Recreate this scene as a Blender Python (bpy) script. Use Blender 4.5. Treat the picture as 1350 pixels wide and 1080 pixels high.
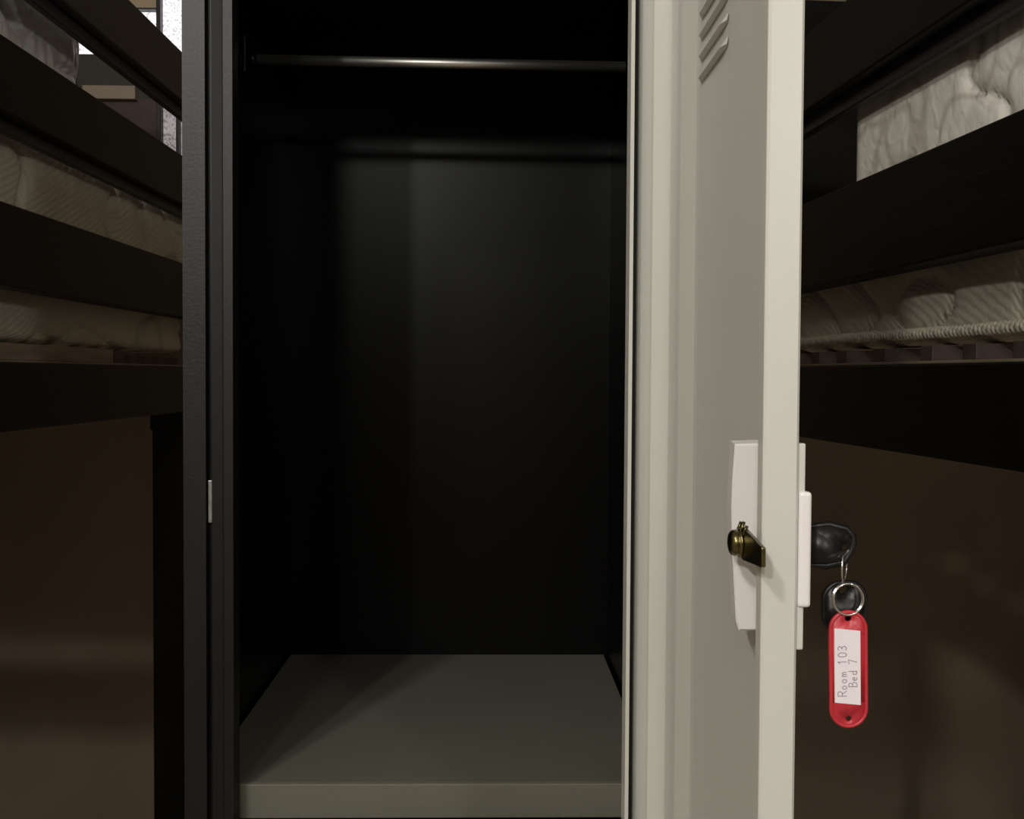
import bpy, bmesh, math, random
from mathutils import Vector, Matrix, noise
random.seed(4)
S = bpy.context.scene
for o in list(bpy.data.objects): bpy.data.objects.remove(o)
COL = S.collection
E = 1.45            # eye height
F = 1450.0          # focal length in pixels of the 1350x1080 frame

# ---------------------------------------------------------------- camera
cam_d = bpy.data.cameras.new('camera'); cam = bpy.data.objects.new('camera', cam_d); COL.objects.link(cam)
cam_d.sensor_width = 36; cam_d.lens = F/1350*36; cam_d.clip_start = .01
YAW, PITCH, ROLL = math.atan(30/F), math.atan(45/F), math.radians(.32)
CM = Matrix.Rotation(-YAW, 4, 'Z') @ Matrix.Rotation(math.pi/2-PITCH, 4, 'X') @ Matrix.Rotation(ROLL, 4, 'Z')
CM.translation = (0, 0, E)
cam.matrix_world = CM
S.camera = cam
# ---------------------------------------------------------------- world, lamps, exposure
w = bpy.data.worlds.new('world'); S.world = w; w.use_nodes = True
w.node_tree.nodes['Background'].inputs[0].default_value = (.75, .78, .95, 1)
w.node_tree.nodes['Background'].inputs[1].default_value = .6
S.view_settings.view_transform = 'Standard'; S.view_settings.look = 'None'
S.view_settings.exposure = 0; S.view_settings.gamma = 1; S.view_settings.use_curve_mapping = False

def area(name, loc, target, size, power, color):
    l = bpy.data.lights.new(name, 'AREA'); l.size = size; l.energy = power; l.color = color; l.shape = 'DISK'
    o = bpy.data.objects.new(name, l); COL.objects.link(o); o.location = loc
    o.rotation_euler = (Vector(target)-Vector(loc)).to_track_quat('-Z', 'Y').to_euler()
    return o
area('far_ceiling_lamp', (-.49, -2.6, 2.80), (-.05, 1.0, 1.3), .30, 13, (.98, 1, .95))
area('side_ceiling_lamp', (-1.02, -2.0, 2.62), (.55, 1.5, 1.6), .12, 25, (1, .97, .90))
area('left_bed_fill', (1.30, -1.9, 2.32), (-.8, 1.8, 1.8), .16, 14, (1, .98, .95))  # added fill light from the right, brightens the left bed
area('near_ceiling_lamp', (-.93, -.80, 2.90), (.15, .9, 1.3), .16, 18, (1, .93, .88))

# ---------------------------------------------------------------- helpers
def at(px, py, Y):
    "world point on the ray of pixel (px,py) at depth Y"
    d = CM.to_3x3() @ Vector(((px-675)/F, (540-py)/F, -1))
    return Vector((0, 0, E)) + d*(Y/d.y)

def mat(name, col, rough=.5, metal=0, coat=0, coat_rough=.1, var=0, scale=20, bump=0, bscale=60, spec=.5, stretch=(1,1,1), emit=None, estr=0, trans=0, alpha=1):
    m = bpy.data.materials.new(name); m.use_nodes = True
    nt = m.node_tree; b = nt.nodes['Principled BSDF']
    b.inputs['Base Color'].default_value = (*col, 1); b.inputs['Roughness'].default_value = rough
    b.inputs['Metallic'].default_value = metal; b.inputs['Coat Weight'].default_value = coat
    b.inputs['Coat Roughness'].default_value = coat_rough; b.inputs['Specular IOR Level'].default_value = spec
    b.inputs['Transmission Weight'].default_value = trans; b.inputs['Alpha'].default_value = alpha
    if emit: b.inputs['Emission Color'].default_value = (*emit, 1); b.inputs['Emission Strength'].default_value = estr
    tc = nt.nodes.new('ShaderNodeTexCoord'); mp = nt.nodes.new('ShaderNodeMapping'); mp.inputs['Scale'].default_value = stretch
    nt.links.new(tc.outputs['Object'], mp.inputs['Vector'])
    n = nt.nodes.new('ShaderNodeTexNoise'); n.inputs['Scale'].default_value = scale; n.inputs['Detail'].default_value = 5
    nt.links.new(mp.outputs[0], n.inputs['Vector'])
    if var:
        r = nt.nodes.new('ShaderNodeValToRGB')
        r.color_ramp.elements[0].position = .3; r.color_ramp.elements[1].position = .7
        r.color_ramp.elements[0].color = (*[c*(1-var) for c in col], 1); r.color_ramp.elements[1].color = (*[min(1, c*(1+var)) for c in col], 1)
        nt.links.new(n.outputs['Fac'], r.inputs[0]); nt.links.new(r.outputs[0], b.inputs['Base Color'])
    if bump:
        n2 = nt.nodes.new('ShaderNodeTexNoise'); n2.inputs['Scale'].default_value = bscale; n2.inputs['Detail'].default_value = 4
        nt.links.new(mp.outputs[0], n2.inputs['Vector'])
        bp = nt.nodes.new('ShaderNodeBump'); bp.inputs['Strength'].default_value = bump; bp.inputs['Distance'].default_value = .002
        nt.links.new(n2.outputs['Fac'], bp.inputs['Height']); nt.links.new(bp.outputs[0], b.inputs['Normal'])
    return m

M = dict(
 dark_metal = mat('dark brown metal paint', (.0060, .0048, .0048), .42, spec=.3, var=.15, scale=8, bump=.08, bscale=300),
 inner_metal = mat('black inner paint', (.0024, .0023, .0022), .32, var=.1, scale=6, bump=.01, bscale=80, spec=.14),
 light_metal = mat('light grey door paint', (.60, .60, .555), .33, var=.02, scale=5, bump=.03, bscale=260),
 tray = mat('grey tray paint', (.118, .115, .092), .55, spec=.25, var=.05, scale=6, bump=.1, bscale=220),
 seal = mat('black seal', (.01, .01, .009), .7),
 chrome = mat('brushed steel tube', (.70, .68, .64), .42, 1, bump=.05, bscale=200, stretch=(.05, 1, 1)),
 steel = mat('bright steel', (.75, .74, .72), .18, 1),
 dull_steel = mat('dull steel', (.3, .3, .29), .4, 1, var=.2, scale=200),
 brass = mat('dark brass', (.16, .135, .06), .28, 1, var=.35, scale=90, bump=.15, bscale=150),
 white_plastic = mat('white plastic', (.80, .77, .76), .35, var=.01, bump=.02),
 bed_wood = mat('black stained wood', (.0032, .003, .003), .42, var=.3, scale=14, bump=.2, bscale=60, stretch=(4, .35, 4), spec=.12),
 rail_lit = mat('bed wood lightened as lit', (.034, .029, .0295), .5, var=.2, scale=14, bump=.15, bscale=60, stretch=(4, .35, 4), spec=.3),  # bed wood in a lighter colour, light on the rails painted in
 slat = mat('dull slat wood', (.085, .06, .052), .6, var=.3, scale=25, bump=.2),
 slat_wood = mat('pale slat wood', (.33, .25, .18), .6, var=.18, scale=25, bump=.2, stretch=(1, .3, 4)),
 wall = mat('brown wall paint', (.27, .215, .15), .85, var=.05, scale=3, bump=.15, bscale=160),
 cream = mat('cream wall paint', (.62, .56, .48), .9, bump=.1),
 ceiling = mat('ceiling paint', (.78, .76, .72), .9, bump=.1),
 floor = mat('floor vinyl', (.30, .24, .18), .5, var=.1, scale=4, bump=.1),
 sill = mat('pale sill board', (.36, .29, .22), .6, var=.06, bump=.1),
 shaded_wall = mat('wall darkened for shade', (.055, .05, .035), .7, var=.1),  # shade of the bunks on the wall, put into the colour
 trimwood = mat('dark red brown board', (.075, .045, .042), .6, var=.15, bump=.2, scale=30),
 frame = mat('dark window frame', (.02, .014, .014), .45, bump=.05),
 blind = mat('beige blind', (.55, .43, .29), .7, bump=.1),
 red = mat('red translucent plastic', (.50, .030, .042), .4, var=.06, scale=60, bump=.03),
 paper = mat('white paper label', (.84, .78, .82), .6, bump=.02),
 ink = mat('grey pen ink', (.27, .25, .33), .6),
 key_black = mat('black key plastic', (.0028, .003, .0042), .38, bump=.1, bscale=200),
)

def quilt_mat(name, col, coat, rough, weave):
    m = mat(name, col, rough, coat=coat, coat_rough=.18, var=.05, scale=18)
    nt = m.node_tree; b = nt.nodes['Principled BSDF']
    tc = nt.nodes.new('ShaderNodeTexCoord'); mp = nt.nodes.new('ShaderNodeMapping')
    mp.inputs['Rotation'].default_value = (.6, .2, .3)
    wv = nt.nodes.new('ShaderNodeTexWave'); wv.inputs['Scale'].default_value = 70 if weave else 18
    wv.inputs['Distortion'].default_value = 2 if weave else 9; wv.inputs['Detail'].default_value = 2
    wv.inputs['Detail Scale'].default_value = 1.5
    bp = nt.nodes.new('ShaderNodeBump'); bp.inputs['Strength'].default_value = .35; bp.inputs['Distance'].default_value = .002
    nt.links.new(tc.outputs['Object'], mp.inputs[0]); nt.links.new(mp.outputs[0], wv.inputs['Vector'])
    nt.links.new(wv.outputs['Fac'], bp.inputs['Height']); nt.links.new(bp.outputs[0], b.inputs['Normal'])
    return m
def veins(m, base, dark, scale):
    nt = m.node_tree; b = nt.nodes['Principled BSDF']
    tc = nt.nodes.new('ShaderNodeTexCoord'); n = nt.nodes.new('ShaderNodeTexNoise'); n.inputs['Scale'].default_value = scale
    n.inputs['Detail'].default_value = 1; n.inputs['Distortion'].default_value = .8
    r = nt.nodes.new('ShaderNodeValToRGB'); cr = r.color_ramp
    cr.elements[0].position = 0; cr.elements[0].color = (*base, 1); cr.elements[1].position = 1; cr.elements[1].color = (*base, 1)
    for p, c in ((.42, base), (.48, dark), (.505, dark), (.56, base)):
        e = cr.elements.new(p); e.color = (*c, 1)
    nt.links.new(tc.outputs['Object'], n.inputs['Vector']); nt.links.new(n.outputs['Fac'], r.inputs[0]); nt.links.new(r.outputs[0], b.inputs['Base Color'])
M['film'] = quilt_mat('grey white mattress under clear film', (.85, .83, .82), .5, .45, False)
M['quilt'] = quilt_mat('cream quilted ticking', (.66, .61, .49), .15, .6, True)
M['plastic_quilt'] = quilt_mat('cream ticking under clear film', (.88, .84, .74), .8, .42, False)

veins(M['plastic_quilt'], (.93, .90, .82), (.68, .64, .56), 7)

def frosted(name, hi, lo, strength, sc):
    m = bpy.data.materials.new(name); m.use_nodes = True; nt = m.node_tree; b = nt.nodes['Principled BSDF']
    tc = nt.nodes.new('ShaderNodeTexCoord'); n = nt.nodes.new('ShaderNodeTexNoise'); n.inputs['Scale'].default_value = sc; n.inputs['Detail'].default_value = 6
    r = nt.nodes.new('ShaderNodeValToRGB'); r.color_ramp.elements[0].position = .36; r.color_ramp.elements[1].position = .5
    r.color_ramp.elements[0].color = (*lo, 1); r.color_ramp.elements[1].color = (*hi, 1)
    nt.links.new(tc.outputs['Object'], n.inputs['Vector']); nt.links.new(n.outputs['Fac'], r.inputs[0])
    nt.links.new(r.outputs[0], b.inputs['Emission Color']); b.inputs['Emission Strength'].default_value = strength
    b.inputs['Base Color'].default_value = (.3, .3, .32, 1); b.inputs['Roughness'].default_value = .25
    bp = nt.nodes.new('ShaderNodeBump'); bp.inputs['Strength'].default_value = .6; bp.inputs['Distance'].default_value = .003
    nt.links.new(n.outputs['Fac'], bp.inputs['Height']); nt.links.new(bp.outputs[0], b.inputs['Normal'])
    return m
M['glass_bright'] = frosted('frosted glass in daylight', (1, .97, 1), (.50, .46, .52), 1.05, 160)
M['glass_dim'] = frosted('frosted glass before a shaded yard', (.30, .27, .28), (.09, .075, .08), .8, 150)

def addbox(bm, x0, x1, y0, y1, z0, z1, bev=0, seg=2):
    t = bmesh.new(); bmesh.ops.create_cube(t, size=1)
    for v in t.verts: v.co = ((x0+x1)/2+v.co.x*(x1-x0), (y0+y1)/2+v.co.y*(y1-y0), (z0+z1)/2+v.co.z*(z1-z0))
    if bev: bmesh.ops.bevel(t, geom=t.edges[:]+t.verts[:], offset=bev, segments=seg, affect='EDGES', profile=.5)
    merge(bm, t)
def merge(bm, t):
    me = bpy.data.meshes.new('tmp'); t.to_mesh(me); t.free(); bm.from_mesh(me); bpy.data.meshes.remove(me)
def box(*a, **k):
    bm = bmesh.new(); addbox(bm, *a, **k); return bm
def prism(poly, lo, hi, axis='Z', bev=0):
    "poly = 2-D outline; swept lo..hi along axis. Z: (x,y)  Y: (x,z)  X: (y,z)"
    bm = bmesh.new()
    def p(a, b, c): return {'Z': (a, b, c), 'Y': (a, c, b), 'X': (c, a, b)}[axis]
    A = [bm.verts.new(p(a, b, lo)) for a, b in poly]; B = [bm.verts.new(p(a, b, hi)) for a, b in poly]
    bm.faces.new(A); bm.faces.new(B[::-1])
    for i in range(len(A)):
        j = (i+1) % len(A); bm.faces.new((A[j], A[i], B[i], B[j]))
    bmesh.ops.recalc_face_normals(bm, faces=bm.faces)
    if bev: bmesh.ops.bevel(bm, geom=bm.edges[:], offset=bev, segments=2, affect='EDGES', profile=.5)
    return bm
def tube(bm, pts, r, n=12, closed=False, rf=None):
    pts = [Vector(p) for p in pts]; rings = []; N = len(pts)
    prev = None
    for i, p in enumerate(pts):
        a = pts[(i-1) % N] if (closed or i > 0) else p; b = pts[(i+1) % N] if (closed or i < N-1) else p
        d = (b-a).normalized()
        if prev is None:
            q = d.orthogonal().normalized()
        else:
            q = (prev - d*prev.dot(d)).normalized()
        prev = q; s = d.cross(q)
        rr = rf(i) if rf else r
        rings.append([bm.verts.new(p+(q*math.cos(k*2*math.pi/n)+s*math.sin(k*2*math.pi/n))*rr) for k in range(n)])
    for i in range(N if closed else N-1):
        A, B = rings[i], rings[(i+1) % N]
        for k in range(n): bm.faces.new((A[k], A[(k+1) % n], B[(k+1) % n], B[k]))
    if not closed: bm.faces.new(rings[0][::-1]); bm.faces.new(rings[-1])
    for f in bm.faces: f.smooth = True
    return bm
def cyl(p0, p1, r, n=24):
    return tube(bmesh.new(), [p0, p1], r, n)
WM = {}
def obj(name, bm, m, parent=None, local=False, smooth=None, origin=None):
    "link a mesh; its vertices are world coordinates unless local"
    me = bpy.data.meshes.new(name)
    o = bpy.data.objects.new(name, me); COL.objects.link(o)
    if parent is not None:
        P = WM[parent.name]; o.parent = parent
        if not local: bm.transform(P.inverted())
        WM[o.name] = P.copy()
    else:
        if origin is None:
            xs = [v.co for v in bm.verts]
            origin = Vector(((min(v.x for v in xs)+max(v.x for v in xs))/2, (min(v.y for v in xs)+max(v.y for v in xs))/2, min(v.z for v in xs)))
        bm.transform(Matrix.Translation(-Vector(origin))); o.location = origin
        WM[o.name] = Matrix.Translation(origin)
    bmesh.ops.recalc_face_normals(bm, faces=bm.faces)
    if smooth is not None:
        for f in bm.faces: f.smooth = smooth
    bm.to_mesh(me); bm.free(); me.materials.append(M[m]); return o
def empty(name, loc, rz=0):
    o = bpy.data.objects.new(name, None); COL.objects.link(o); o.location = loc; o.rotation_euler = (0, 0, rz)
    o.empty_display_size = .05
    WM[o.name] = Matrix.Translation(loc) @ Matrix.Rotation(rz, 4, 'Z'); return o
def tag(o, label, cat, group=None):
    o['label'] = label; o['category'] = cat
    if group: o['group'] = group
    return o
def struct(o): o['kind'] = 'structure'; return o

# ---------------------------------------------------------------- room shell
X0, X1, YB, YW, ZC = -1.85, 1.9, -3.2, 3.5, 3.05
struct(obj('floor', box(X0-.1, X1+.1, YB-.1, YW+.1, -.1, 0), 'floor'))
struct(obj('ceiling', box(X0-.1, X1+.1, YB-.1, YW+.1, ZC, ZC+.1), 'ceiling'))
struct(obj('wall_left', box(X0-.1, X0, YB, YW, 0, ZC), 'cream'))
struct(obj('wall_right', box(X1, X1+.1, YB, YW, 0, ZC), 'cream'))
struct(obj('wall_front', box(X0-.1, X1+.1, YB-.1, YB, 0, ZC), 'cream'))
# far wall with the window opening (left part)
wx0 = at(92, 60, YW).x; wx1 = at(262, 60, YW).x; wz0 = at(200, 232, YW).z; wz1 = ZC-.08
wb = bmesh.new()
addbox(wb, X0-.1, wx0, YW, YW+.1, 0, ZC); addbox(wb, wx1, X1+.1, YW, YW+.1, 0, ZC)
addbox(wb, wx0, wx1, YW, YW+.1, 0, wz0); addbox(wb, wx0, wx1, YW, YW+.1, wz1, ZC)
struct(obj('wall_back', wb, 'wall'))
win = struct(empty('window_1', ((wx0+wx1)/2, YW+.05, wz0)))
def px_box(a, b, c, d, Y0, Y1, bev=.001):
    "box whose face at depth Y0 covers pixels a..c by b..d"
    p = at(a, b, Y0); q = at(c, d, Y0)
    return box(p.x, q.x, Y0, Y1, q.z, p.z, bev=bev)
mxa = at(207, 60, YW).x; mxb = at(212.5, 60, YW).x
mid = at(209, 100, YW).z; sillz1 = at(140, 112, YW-.03).z
fb = bmesh.new()
addbox(fb, mxa, mxb, YW-.01, YW+.05, wz0, wz1, .002)
addbox(fb, wx0, wx0+.02, YW-.01, YW+.05, wz0, wz1, .002)
obj('window_frame', fb, 'frame', win)
obj('mullion', box(at(243.5, 60, YW).x, at(248, 60, YW).x, YW-.01, YW+.04, mid, wz1, bev=.001), 'frame', win)
obj('mullion', box(at(232.5, 60, YW).x, at(236, 60, YW).x, YW-.01, YW+.04, wz0, mid-.02, bev=.001), 'frame', win)
obj('transom', box(mxb, wx1, YW-.01, YW+.04, mid-.02, mid, bev=.001), 'frame', win)
obj('transom', box(wx0, mxa, YW-.01, YW+.03, at(190, 13.5, YW).z, at(190, 11.5, YW).z), 'frame', win)
obj('pane', box(mxb, wx1, YW+.02, YW+.03, mid, wz1), 'glass_bright', win)
obj('pane', box(wx0, mxa, YW+.02, YW+.03, at(190, 72, YW).z, at(190, 13, YW).z), 'glass_bright', win)
obj('pane', box(mxb, wx1, YW+.02, YW+.03, wz0, mid-.02), 'glass_dim', win)
obj('blind', box(wx0+.02, mxa, YW+.005, YW+.015, at(190, 12, YW).z, wz1), 'blind', win)
p = at(108, 112, YW-.03); q = at(178, 130.5, YW-.03)
obj('window_sill', box(p.x, q.x, YW-.03, YW+.02, q.z, p.z, bev=.002), 'sill', win)
obj('wood_panel', box(wx0, mxa, YW+.0, YW+.02, wz0, at(150, 130.5, YW).z), 'trimwood', win)
obj('wall_infill', box(wx0, mxa, YW+.002, YW+.02, at(150, 130.5, YW).z, at(190, 72, YW).z), 'shaded_wall', win)  # wall below the sash, coloured dark for the shade on it

# ---------------------------------------------------------------- locker
YF = 1.07
XL, XR = -.2946, .1757          # inner faces of the side walls
YI = 1.612                      # inner face of the back
ZT = E-.4115                     # tray top
lk = tag(empty('locker', (-.06, 1.34, 0)), 'dark metal locker standing open between the beds, with a pale grey door and tray', 'locker')
TOP = 1.96
for s, xa, xb in ((0, XL-.0015, XL), (1, XR, XR+.005)):
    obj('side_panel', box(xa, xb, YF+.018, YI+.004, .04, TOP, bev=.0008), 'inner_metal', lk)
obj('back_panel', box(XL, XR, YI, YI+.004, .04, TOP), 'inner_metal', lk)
obj('top_panel', box(XL-.005, XR+.005, YF+.001, YI+.005, TOP, TOP+.006, bev=.001), 'dark_metal', lk)
obj('top_rail', box(-.247, .135, YF, YF+.02, TOP-.05, TOP, bev=.001), 'dark_metal', lk)
# left stile: outer flat, groove and inner returned edge
pr = [(-.2962, YF), (-.2745, YF), (-.2735, YF+.010), (-.2690, YF+.010), (-.2685, YF+.001), (-.2585, YF+.004), (-.2570, YF-.0005), (-.2482, YF), (-.2474, YF+.004), (-.2474, YF+.022), (-.2962, YF+.022)]
o = obj('stile', prism(pr, .0, TOP), 'dark_metal', lk); o['label'] = 'dark brown front stile with a groove'
o = obj('strike_plate', box(-.2732, -.2692, YF+.003, YF+.0095, at(279, 690, YF).z, at(279, 634, YF).z, bev=.0005), 'dull_steel', lk); o['label'] = 'small steel strike plate in the stile groove'
# right stile
pr = [(.1352, YF-.002), (.1388, YF-.002), (.1392, YF+.0235), (.1448, YF+.0235), (.1458, YF+.020), (.1556, YF+.001), (.1572, YF-.003), (.1803, YF-.003), (.1815, YF+.000), (.1815, YF+.0175), (.1600, YF+.0175), (.1600, YF+.025), (.1352, YF+.025)]
o = obj('stile', prism(pr, .0, TOP), 'light_metal', lk); o['label'] = 'pale grey hinge side stile'
obj('seal', box(.1391, .1450, YF+.0205, YF+.0233, .95, TOP-.02), 'seal', lk)
# tray with front lip
trz = at(560, 1077, YF+.03).z
tb = bmesh.new()
addbox(tb, XL+.005, XR-.005, YF+.030, YI-.002, ZT-.004, ZT, .0008)
addbox(tb, XL+.005, XR-.005, YF+.026, YF+.0305, trz, ZT, .0012)
obj('tray', tb, 'tray', lk)
obj('cross_rail', box(-.247, .135, YF+.002, YF+.0215, trz-.045, trz-.0012, bev=.001), 'dark_metal', lk)
# lower compartment door, below the frame of the photograph
ld = obj('lower_door', box(-.268, .178, YF-.021, YF-.001, .06, trz-.03, bev=.002), 'light_metal', lk)
obj('plinth', box(-.2946, .1757, YF+.03, YI, 0, .04), 'dark_metal', lk)
# hanging rail
ra, rb = at(336, 78.5, 1.35), at(842, 88.5, 1.35); ra.x = XL+.006; rb.x = XR-.004
rod = obj('hanging_rail', cyl(ra, rb, .0062, 32), 'chrome', lk); rod['label'] = 'thin steel hanging rail'
for x, s, zz in ((XL, 1, ra.z), (XR, -1, rb.z)):
    bb = bmesh.new(); addbox(bb, min(x, x+s*.003), max(x, x+s*.003), 1.325, 1.375, zz-.022, zz+.022, .001)
    merge(bb, cyl((x, 1.35, zz), (x+s*.012, 1.35, zz), .0095, 24))
    obj('rail_bracket', bb, 'inner_metal', lk)

# --- upper door, open towards the viewer
YN = .665; DZ0, DZ1 = trz-.006, TOP-.02
Xi, Xo = .1668, .1885
door = obj('door', box(Xo-.0012, Xo, YN, YF-.006, DZ0, DZ1), 'light_metal', lk); door['label'] = 'pale grey sheet metal door swung open'
# inner skin, hinge side channel and near edge fold as one folded sheet
sk = [(Xo-.0012, YN+.001), (Xo-.0012, YN), (Xi+.0012, YN), (Xi, YN+.0015), (Xi, YN+.013), (Xi+.001, YN+.013), (Xi+.0014, YN+.003), (Xo-.003, YN+.0032),
      (Xo-.0033, .965), (Xo-.0036, .978), (Xo-.0048, .986), (Xo-.0115, 1.006), (Xo-.0140, 1.014), (Xo-.0152, 1.026), (Xo-.0155, 1.0610), (Xo-.0012, 1.0610)]
ib = prism(sk, DZ0, DZ1)
obj('door_lining', ib, 'light_metal', door)
fl = box(Xi, Xo, YN-.0012, YN, DZ0, DZ1)
obj('edge_fold', prism([(Xi+.0016, YN-.0016), (Xo-.0016, YN-.0016), (Xo, YN-.0002), (Xo, YN), (Xi, YN), (Xi, YN-.0002)], DZ0, DZ1), 'light_metal', door); fl.free()
obj('hinge_edge', cyl((.1838, YF-.006, DZ0), (.1838, YF-.006, DZ1), .0026, 16), 'light_metal', door)
# louvres pressed in the door, horizontal, near the hinge side
zl = .2590
k = 0
while E+zl+.0184*k < DZ1-.04 and k < 9:
    z = E+zl+.0184*k
    a, b = .862, .972; xx = Xo-.0036
    bm = bmesh.new()
    n = 10; top = []; lip = []; bot = []
    for i in range(n+1):
        t = i/n; y = a+(b-a)*t; e = min(1, 11*min(t, 1-t)+.05)**.5
        top.append(bm.verts.new((xx, y, z+.0065))); lip.append(bm.verts.new((xx-.0045*e, y, z+.0005)))
        bot.append(bm.verts.new((xx, y, z-.001)))
    for i in range(n):
        bm.faces.new((top[i], top[i+1], lip[i+1], lip[i])); bm.faces.new((lip[i], lip[i+1], bot[i+1], bot[i]))
    obj('louver', bm, 'light_metal', door); k += 1
# lock housing on the inner face
zt, zb = E-.0440, E-.1665
fr = [(.1604, zt), (.1700, zt+.0004), (.1835, zt+.0008), (.1835, zb), (.1645, zb), (.1625, zb+.006), (.1594, E-.113), (.1586, E-.085), (.1590, E-.068)]
bm = bmesh.new()
f0 = [bm.verts.new((x, .714, z)) for x, z in fr]; f1 = [bm.verts.new((x+.0008, .7125, z+(-.0012 if z > E-.1 else .0012)*(1 if abs(z-zt) < .002 or abs(z-zb) < .002 else 0))) for x, z in fr]
g = [bm.verts.new((x+(.0055 if x < .18 else 0), .752, z)) for x, z in fr]
n = len(fr)
for i in range(n):
    j = (i+1) % n; bm.faces.new((f0[i], f0[j], g[j], g[i])); bm.faces.new((f1[i], f1[j], f0[j], f0[i]))
bm.faces.new(f1); bm.faces.new(g[::-1])
o = obj('lock_housing', bm, 'white_plastic', door); o['label'] = 'white plastic lock housing inside the door'
# cam and its nut
zc = E-.1055
cb = prism([(.642, zc-.0072), (.6395, zc-.006), (.6400, zc+.0052), (.644, zc+.0058), (.688, zc+.0105), (.698, zc+.009), (.7045, zc), (.698, zc-.009), (.688, zc-.0105)], .1602, .1630, 'X', .0008)
o = obj('lock_cam', cb, 'brass', door); o['label'] = 'dark brass locking cam'
nb = bmesh.new()
hexa = [(.693+.0085*math.cos(a), zc+.0085*math.sin(a)) for a in [k*math.pi/3+.2 for k in range(6)]]
tube(nb, [(x, .693, zc) for x in (.1602, .1586, .1582, .1575, .1560, .1542, .1530, .1524)], 1, 24, False, rf=lambda i: (.0094, .0094, .0082, .0084, .0084, .0078, .0062, .004)[i]); merge(nb, cyl((.1630, .693, zc), (.1650, .693, zc), .008, 20))
obj('cam_nut', nb, 'brass', door)
tb = bmesh.new()
for yy, dz in ((.700, .0125), (.692, .0135), (.684, .0120)):
    merge(tb, cyl((.1595, yy, zc+.006), (.1620, yy, zc+dz), .0011, 8))
obj('lock_spring', tb, 'brass', door)
# outside: backing plate and handle
ob = prism([(YN+.001, E-.0405), (.712, E-.0405), (.712, E-.1675), (YN+.001, E-.1675)], Xo, Xo+.0048, 'X', .001)
o = obj('handle_plate', ob, 'light_metal', door)
hb = box(Xo+.0005, Xo+.0085, YN-.0015, .706, E-.1410, E-.0700, bev=.0022, seg=3)
o = obj('handle', hb, 'white_plastic', door); o['label'] = 'white plastic pull handle'
obj('lock_barrel', cyl((Xo+.008, .69, E-.1050), (Xo+.0125, .69, E-.1050), .008, 24), 'steel', door)

# ---------------------------------------------------------------- keys, rings and tag
YK = .690
def P(px, py, dy=0): return at(px, py, YK+dy)
def extr(outline, holes, y0, y1, bev=.0006):
    "outline in world x,z with one optional round hole"
    bm = bmesh.new()
    if not holes: return prism(outline, y0, y1, 'Y', bev)
    (hx, hz, hr), = holes; n = len(outline)
    # ring of hole points by angle of every outline point
    R = []
    for y in (y0, y1):
        O = [bm.verts.new((x, y, z)) for x, z in outline]
        H = []
        for x, z in outline:
            a = math.atan2(z-hz, x-hx); H.append(bm.verts.new((hx+hr*math.cos(a), y, hz+hr*math.sin(a))))
        for i in range(n):
            j = (i+1) % n; bm.faces.new((O[i], O[j], H[j], H[i]))
        R.append((O, H))
    for i in range(n):
        j = (i+1) % n
        bm.faces.new((R[0][0][i], R[0][0][j], R[1][0][j], R[1][0][i])); bm.faces.new((R[0][1][i], R[0][1][j], R[1][1][j], R[1][1][i]))
    return bm
def rimmed(outline, holes, y0, y1):
    bm = extr(outline, holes, y0, y1); cx = sum(p[0] for p in outline)/len(outline); cz = sum(p[1] for p in outline)/len(outline)
    r = (y1-y0)/2; tube(bm, [(cx+(x-cx)*.97, (y0+y1)/2, cz+(z-cz)*.97) for x, z in outline], r*1.15, 8, True)
    return bm
def rrect(cx, cz, w, h, r, n=8, rot=0):
    pts = []
    for sx, sz, a0 in ((1, 1, 0), (-1, 1, 90), (-1, -1, 180), (1, -1, 270)):
        for i in range(n+1):
            a = math.radians(a0+90*i/n); x = sx*(w/2-r)+r*math.cos(a); z = sz*(h/2-r)+r*math.sin(a)
            pts.append((cx+x*math.cos(rot)-z*math.sin(rot), cz+x*math.sin(rot)+z*math.cos(rot)))
    return pts
c = P(1098, 719)
key = tag(empty('locker_key', (Xo+.0127, YK, c.z)), 'black headed key standing sideways in the lock of the door', 'key')
xs0 = Xo+.0127
head = []
xe = P(1125, 719).x; zt_ = P(1100, 691).z; zb_ = P(1100, 747).z
out = [(xs0, zb_+.001), (xs0+.012, zb_), (xe-.006, zb_+.0025), (xe-.0015, zb_+.009), (xe, c.z+.001), (xe-.0005, zt_-.007), (xe-.005, zt_-.0025), (xs0+.014, zt_), (xs0, zt_-.001)]
hh = P(1113, 722)
o = obj('key_head', rimmed(out, [(hh.x, hh.z, .0024)], YK-.0022, YK+.0022), 'key_black', key)
obj('key_blade', box(Xo+.002, xs0+.001, YK-.001, YK+.001, c.z-.004, c.z+.004), 'steel', key)
# small split ring through the key head, seen nearly edge on
def ring(center, R, r, normal, sx=1, sz=1, turns=1):
    nrm = Vector(normal).normalized(); u = Vector((0, 0, 1)); u = (u-nrm*u.dot(nrm)).normalized(); v = nrm.cross(u)
    bm = bmesh.new()
    N = 48*turns
    if turns == 1:
        pts = [Vector(center)+(u*math.cos(2*math.pi*k/N)*sz+v*math.sin(2*math.pi*k/N)*sx)*R for k in range(N)]
        return tube(bm, pts, r, 8, True)
    pts = [Vector(center)+(u*math.cos(2*math.pi*k/48)*sz+v*math.sin(2*math.pi*k/48)*sx)*R+nrm*(k/48-.5)*r*2.1 for k in range(N)]
    return tube(bm, pts, r, 8, False)
c1 = P(1113, 748); c2 = P(1117, 790)
r1 = .00955; r2 = .0098
tag(obj('split_ring', ring(c1, r1, .00065, (.92, -.45, 0)), 'steel'), 'small steel ring hanging from the black key head, seen edge on', 'ring')
tag(obj('key_ring', ring(c2, r2, .00075, (.12, -1, .05), turns=2), 'steel'), 'round steel key ring through the top of the red tag', 'key ring')
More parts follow.
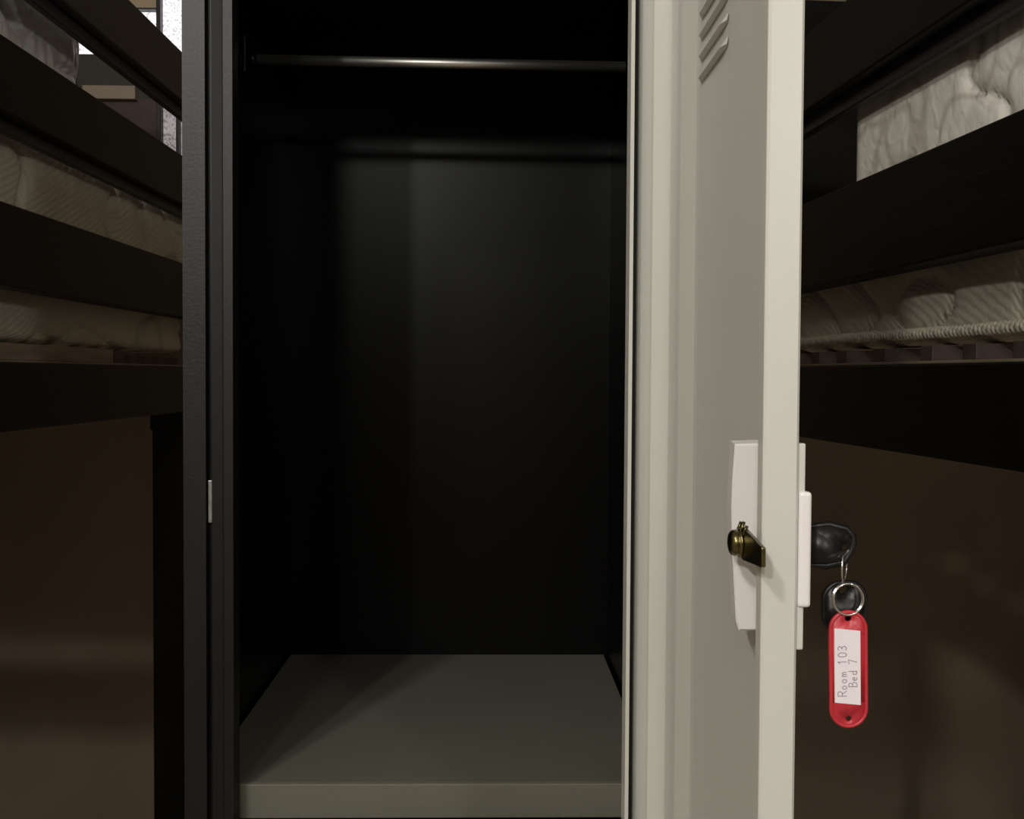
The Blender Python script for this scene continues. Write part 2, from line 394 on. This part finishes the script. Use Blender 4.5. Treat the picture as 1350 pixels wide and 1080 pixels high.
# second key, hanging behind
k2 = P(1113, 800, .008)
sk_ = tag(empty('spare_key', (k2.x, YK+.008, k2.z-.012)), 'black headed key hanging behind the red tag', 'key')
out = rrect(k2.x, k2.z, .0270, .0315, .011)
obj('key_head', rimmed(out, [(P(1116, 782).x, P(1116, 780).z, .003)], YK+.0062, YK+.0098), 'key_black', sk_)
obj('key_blade', box(k2.x-.003, k2.x+.004, YK+.0075, YK+.0090, k2.z-.042, k2.z-.0145, bev=.0003), 'steel', sk_)
# red tag
tc_ = P(1118, 882); tw, th = .0247, .0755; rot = math.radians(1.2)
tg = tag(empty('key_tag', (tc_.x, YK, tc_.z-th/2)), 'red plastic key tag with a handwritten white paper label', 'key tag')
def TL(x, z): return (tc_.x+x*math.cos(rot)-z*math.sin(rot), tc_.z+x*math.sin(rot)+z*math.cos(rot))
tw2 = tw/2
hx, hz = TL(0, th/2-.0052)
# upper part with ring hole, lower part with small hole, both cut through by vertex rings
def tagshape():
    bm = bmesh.new(); y0, y1 = YK-.0012, YK+.0012
    n = 12; faces = []
    def cap(sgn, hz_, hr):
        res = []
        cz = sgn*(th/2-tw2)
        pts = [(tw2*math.cos(math.pi*i/n)*sgn, cz+sgn*tw2*math.sin(math.pi*i/n)) for i in range(n+1)]
        e = cz-sgn*.004
        pts = [(tw2*sgn, e)]+pts+[(-tw2*sgn, e), (0, e)]
        hp = []
        for x, z in pts:
            a = math.atan2(z-hz_, x); hp.append((hr*math.cos(a), hz_+hr*math.sin(a)))
        return pts, hp
    for sgn, hz_, hr in ((1, th/2-.0052, .0021), (-1, -th/2+.0062, .0019)):
        pts, hp = cap(sgn, hz_, hr); m = len(pts)
        L = []
        for y in (y0, y1):
            O = [bm.verts.new((TL(*p)[0], y, TL(*p)[1])) for p in pts]; H = [bm.verts.new((TL(*p)[0], y, TL(*p)[1])) for p in hp]
            for i in range(m):
                j = (i+1) % m; bm.faces.new((O[i], O[j], H[j], H[i]))
            L.append((O, H))
        for i in range(m):
            j = (i+1) % m
            bm.faces.new((L[0][1][i], L[0][1][j], L[1][1][j], L[1][1][i]))
            if i < m-2: bm.faces.new((L[0][0][i], L[0][0][j], L[1][0][j], L[1][0][i]))
    e = th/2-tw2-.004
    t = prism([TL(-tw2, -e), TL(tw2, -e), TL(tw2, e), TL(-tw2, e)], y0, y1, 'Y'); merge(bm, t)
    # raised rim around the outline
    pts = []
    for sgn in (1, -1):
        cz = sgn*(th/2-tw2)
        for i in range(n*2+1):
            a = math.pi*i/(2*n)+(0 if sgn > 0 else math.pi); p = TL((tw2-.0011)*math.cos(a), cz+(tw2-.0011)*math.sin(a)); pts.append((p[0], YK-.0008, p[1]))
    tube(bm, pts, .0012, 8, True)
    return bm
obj('tag_body', tagshape(), 'red', tg)
lw, lh = .0166, .0475
lc = (.0000-.0008, .0020)
sh = .0012
pp = [TL(lc[0]-lw/2, lc[1]+lh/2+.0007), TL(lc[0]+lw/2, lc[1]+lh/2-sh), TL(lc[0]+lw/2, lc[1]-lh/2-sh), TL(lc[0]-lw/2, lc[1]-lh/2+.0007)]
paper = obj('paper_label', prism(pp, YK-.00155, YK-.0011, 'Y'), 'paper', tg)
# handwriting, reading upwards: Room 103 / Bed 7
G = {
 'R': [[(0,0),(0,1)],[(0,1),(.4,1),(.55,.8),(.4,.55),(0,.5)],[(.25,.5),(.6,0)]],
 'o': [[(.25,.5),(.05,.4),(0,.2),(.15,0),(.35,.05),(.42,.3),(.25,.5)]],
 'm': [[(0,0),(0,.5)],[(0,.4),(.15,.5),(.22,.35),(.22,0)],[(.22,.4),(.38,.5),(.46,.35),(.46,0)]],
 '1': [[(0,.75),(.18,1),(.18,0)]],
 '0': [[(.25,1),(.05,.85),(0,.45),(.1,.05),(.3,0),(.46,.25),(.48,.7),(.25,1)]],
 '3': [[(0,.9),(.25,1),(.45,.85),(.35,.58),(.15,.52),(.4,.45),(.48,.2),(.25,0),(0,.1)]],
 'B': [[(0,0),(0,1)],[(0,1),(.35,.95),(.42,.75),(.3,.55),(0,.5)],[(.3,.55),(.5,.4),(.45,.12),(.25,0),(0,0)]],
 'e': [[(0,.28),(.38,.3),(.32,.48),(.12,.48),(0,.25),(.12,.02),(.36,.06)]],
 'd': [[(.38,.4),(.2,.5),(.02,.35),(.05,.08),(.25,0),(.4,.15)],[(.4,1),(.4,0)]],
 '7': [[(0,.95),(.48,1),(.2,0)]],
}
def write(text, x_base, z_start, size, adv):
    bm = bmesh.new(); u = z_start
    for ch in text:
        if ch == ' ': u += adv*.55*size; continue
        wd = .6 if ch == 'm' else .5
        for st in G[ch]:
            # each stroke a flat ribbon on the paper
            P2 = [TL(x_base-(b)*size, u+a*size) for a, b in st]
            for (ax, az), (bx_, bz) in zip(P2, P2[1:]):
                d = Vector((bx_-ax, 0, bz-az)); 
                if d.length < 1e-7: continue
                d.normalize(); s = Vector((-d.z, 0, d.x))*.00024; e_ = d*.0001
                A = Vector((ax, YK-.00162, az))-e_; B = Vector((bx_, YK-.00162, bz))+e_
                bm.faces.new([bm.verts.new(v) for v in (A-s, A+s, B+s, B-s)])
        u += (wd+.17)*adv*size
    return bm
obj('handwriting', write('Room 103', lc[0]-.0006, lc[1]-.0190, .0056, 1.12), 'ink', paper)
obj('handwriting', write('Bed 7', lc[0]+.0060, lc[1]-.0130, .0054, 1.05), 'ink', paper)

# ---------------------------------------------------------------- mattresses
def mattress(x0, x1, y0, y1, z0, z1, rad, amp, step, seed, freq, quilt, crush=0):
    "rounded, quilted box in bed-local coordinates"
    bm = bmesh.new(); key_ = {}
    nx, ny, nz = max(4, int((x1-x0)/(step*3))), int((y1-y0)/step), max(8, int((z1-z0)/step))
    def gv(i, j, k):
        if (i, j, k) not in key_: key_[(i, j, k)] = bm.verts.new((i/nx, j/ny, k/nz))
        return key_[(i, j, k)]
    for i in range(nx):
        for j in range(ny):
            for k in (0, nz): bm.faces.new((gv(i, j, k), gv(i+1, j, k), gv(i+1, j+1, k), gv(i, j+1, k)))
    for i in range(nx):
        for k in range(nz):
            for j in (0, ny): bm.faces.new((gv(i, j, k), gv(i+1, j, k), gv(i+1, j, k+1), gv(i, j, k+1)))
    for j in range(ny):
        for k in range(nz):
            for i in (0, nx): bm.faces.new((gv(i, j, k), gv(i, j+1, k), gv(i, j+1, k+1), gv(i, j, k+1)))
    off = Vector((seed*7.3, seed*3.1, seed*5.7))
    for v in bm.verts:
        p = Vector((x0+(x1-x0)*v.co.x, y0+(y1-y0)*v.co.y, z0+(z1-z0)*v.co.z))
        q = Vector((min(max(p.x, x0+rad), x1-rad), min(max(p.y, y0+rad), y1-rad), min(max(p.z, z0+rad), z1-rad)))
        d = p-q
        nrm = d.normalized() if d.length > 1e-6 else Vector((0, 0, 1))
        p = q+nrm*rad if d.length > 1e-6 else p
        f = noise.noise(p*freq+off); g = noise.noise(Vector((p.x*freq*.6, p.y*freq*.6, p.z*freq*1.2))+off*2)
        h = amp*.7*f
        if quilt: h -= amp*1.3*math.exp(-(g/.05)**2) ; h += amp*.6*min(1, abs(g)/.35)
        if crush: h += amp*1.2*abs(noise.noise(Vector((p.x*6, p.y*22+p.z*9, p.z*6))+off))*crush
        m = min(1, (p-Vector((p.x, p.y, z0))).length/.02)
        h = min(h, amp*.5)
        v.co = p+nrm*(h-amp*.5)
    for f_ in bm.faces: f_.smooth = True
    return bm
def ribbed(x, y0, y1, z, r, pitch):
    bm = bmesh.new(); N = int((y1-y0)/pitch*6)
    pts = [(x, y0+(y1-y0)*i/N, z+.0015*math.sin(i*.011)) for i in range(N+1)]
    tube(bm, pts, r, 10, False, rf=lambda i: r*(.72+.28*abs(math.sin(math.pi*i/6))))
    return bm

# ---------------------------------------------------------------- beds
RAILS = dict(base=(-.100, .018), low=(.146, .286), mid=(.438, .563), top=(.704, .828))
def bed(name, label, loc, rz, sx, u0, u1, post_u, leg):
    b = tag(empty(name, loc, rz), label, 'bunk bed', 'bunk beds beside the locker')
    W = .95
    def bx(t0, t1, a, c, z0, z1, bev=.003):
        x0, x1 = sorted((sx*t0, sx*t1)); return box(x0, x1, a, c, z0, z1, bev=bev)
    for nm, zz in RAILS.items():
        part = 'side_rail' if nm == 'base' else 'guard_rail'
        strip = {'mid': .416, 'top': .680}.get(nm)
        obj(part, bx(0, .040 if nm == 'base' else .024 if strip else .046, u0, u1, E+zz[0], E+zz[1]), 'rail_lit' if nm == 'top' else 'bed_wood', b, local=True)  # aisle-side top rail takes the lightened wood, as if lit
        if strip: obj('inner_strip', bx(.027, .047, u0, u1, E+strip, E+strip+.060, .005), 'rail_lit', b, local=True)  # added strip, its lighter wood stands for bounce light under the rail
        obj(part, bx(W-.04, W, u0, u1, E+zz[0], E+zz[1]), 'bed_wood', b, local=True)
    zt = E+.828
    for (t0, t1) in ((.0485, .0945), (W-.0865, W-.0405)):
        obj('post', bx(t0, t1, post_u, post_u+.046, 0, zt), 'bed_wood', b, local=True)
        obj('post', bx(t0, t1, u0, u0+.046, 0, zt), 'bed_wood', b, local=True)
    for uu in (u0+.046, post_u-.04):
        obj('end_rail', bx(.0405, W-.0405, uu, uu+.035, E-.10, E+.018), 'bed_wood', b, local=True)
    if leg:
        obj('leg', bx(.002, .100, leg, leg+.05, 0, E-.1005), 'bed_wood', b, local=True)
        obj('bracket', bx(-.003, .104, leg-.004, leg+.054, E-.150, E-.1008, .002), 'bed_wood', b, local=True)
    obj('ledger', bx(.0405, .060, u0+.09, post_u-.05, E-.022, E+.0225, .001), 'slat_wood', b, local=True)
    obj('ledger', bx(W-.060, W-.0405, u0+.09, post_u-.05, E-.022, E+.0225, .001), 'slat_wood', b, local=True)
    return b, W

# right bed
R_rz = math.atan(.0717)
br, W = bed('bunk_bed', 'black wooden bunk bed to the right of the open locker door', (.647, 0, 0), R_rz, 1, .45, 2.42, 2.37, 0)
def slats(b, sx, u0, u1, step, wd, z0=.0228, z1=.0425):
    u = u0; first = None
    while u < u1:
        jw = wd*random.uniform(.8, 1.15)
        x0, x1 = sorted((sx*.046, sx*(W-.046)))
        obj('slat', box(x0, x1 if sx > 0 else x1-.0205, u, u+jw, E+z0, E+z1, bev=.001), 'slat', b, local=True); u += step*random.uniform(.85, 1.15)
slats(br, 1, .60, 2.27, .13, .04)
obj('dark_backing', box(.0955, W-.0885, 2.395, 2.413, E+.0185, E+.820, bev=.002), 'bed_wood', br, local=True)  # added dark panel, hides the lit wall past the mattress end
MR = Matrix.Translation((.647, 0, 0)) @ Matrix.Rotation(R_rz, 4, 'Z')
def bedthing(name, Mx, sx, t0, t1, u0, u1, z0, z1, label, cat, mt, rad, amp, seed, freq, quilt, crush, group, step=.0085, piping=None):
    root = empty(name, Mx @ Vector((sx*(t0+t1)/2, (u0+u1)/2, E+z0)), math.atan2(Mx[1][0], Mx[0][0]))
    tag(root, label, cat, group)
    x0, x1 = sorted((sx*t0, sx*t1))
    bm = mattress(x0, x1, u0, u1, E+z0, E+z1, rad, amp, step, seed, freq, quilt, crush)
    bm.transform(Mx); obj('cover', bm, mt, root)
    if piping:
        for zz in piping:
            bm = ribbed(sx*(t0+.004), u0+.03, u1-.03, E+zz, .0088, .0105); bm.transform(Mx); obj('piping', bm, mt, root)
    return root
GM = 'mattresses stacked on the bunk beds'
bedthing('mattress', MR, 1, .0585, .885, .56, 2.31, .044, .205, 'cream quilted mattress with ribbed piping on the right bunk bed, under the plastic wrapped one', 'mattress', 'quilt', .022, .005, 1, 9, True, 0, GM, piping=(.062,))
bedthing('mattress', MR, 1, .0600, .870, .55, 1.80, .208, .485, 'bright plastic wrapped mattress on the right bunk bed, on top of the quilted one', 'mattress', 'plastic_quilt', .065, .0065, 2, 10, True, .4, GM)

# left bed
L_rz = -math.atan(.0193)
bl, W = bed('bunk_bed', 'black wooden bunk bed to the left of the locker', (-.85, 0, 0), L_rz, -1, .95, 3.27, 3.225, 2.93)
ML = Matrix.Translation((-.85, 0, 0)) @ Matrix.Rotation(L_rz, 4, 'Z')
slats(bl, -1, 1.10, 3.1, .115, .055)
obj('edge_board', box(-.064, -.0465, 1.05, at(158, 460, 2.4).y+.10, E+.0232, E+.0530, bev=.001), 'slat_wood', bl, local=True)
bedthing('mattress', ML, -1, .066, .885, 1.06, 3.10, .055, .220, 'dull cream quilted mattress on the left bunk bed, lowest of its stack', 'mattress', 'quilt', .022, .006, 5, 9, True, 0, GM)
bedthing('mattress', ML, -1, .062, .880, 1.04, 3.16, .223, .462, 'dull cream mattress on the left bunk bed, second in its stack', 'mattress', 'quilt', .05, .008, 6, 6, True, .3, GM)
bedthing('mattress', ML, -1, .100, .860, 1.00, 2.56, .464, .840, 'grey white plastic wrapped mattress on top of the left bunk bed stack', 'mattress', 'film', .13, .014, 8, 6, True, .8, GM)
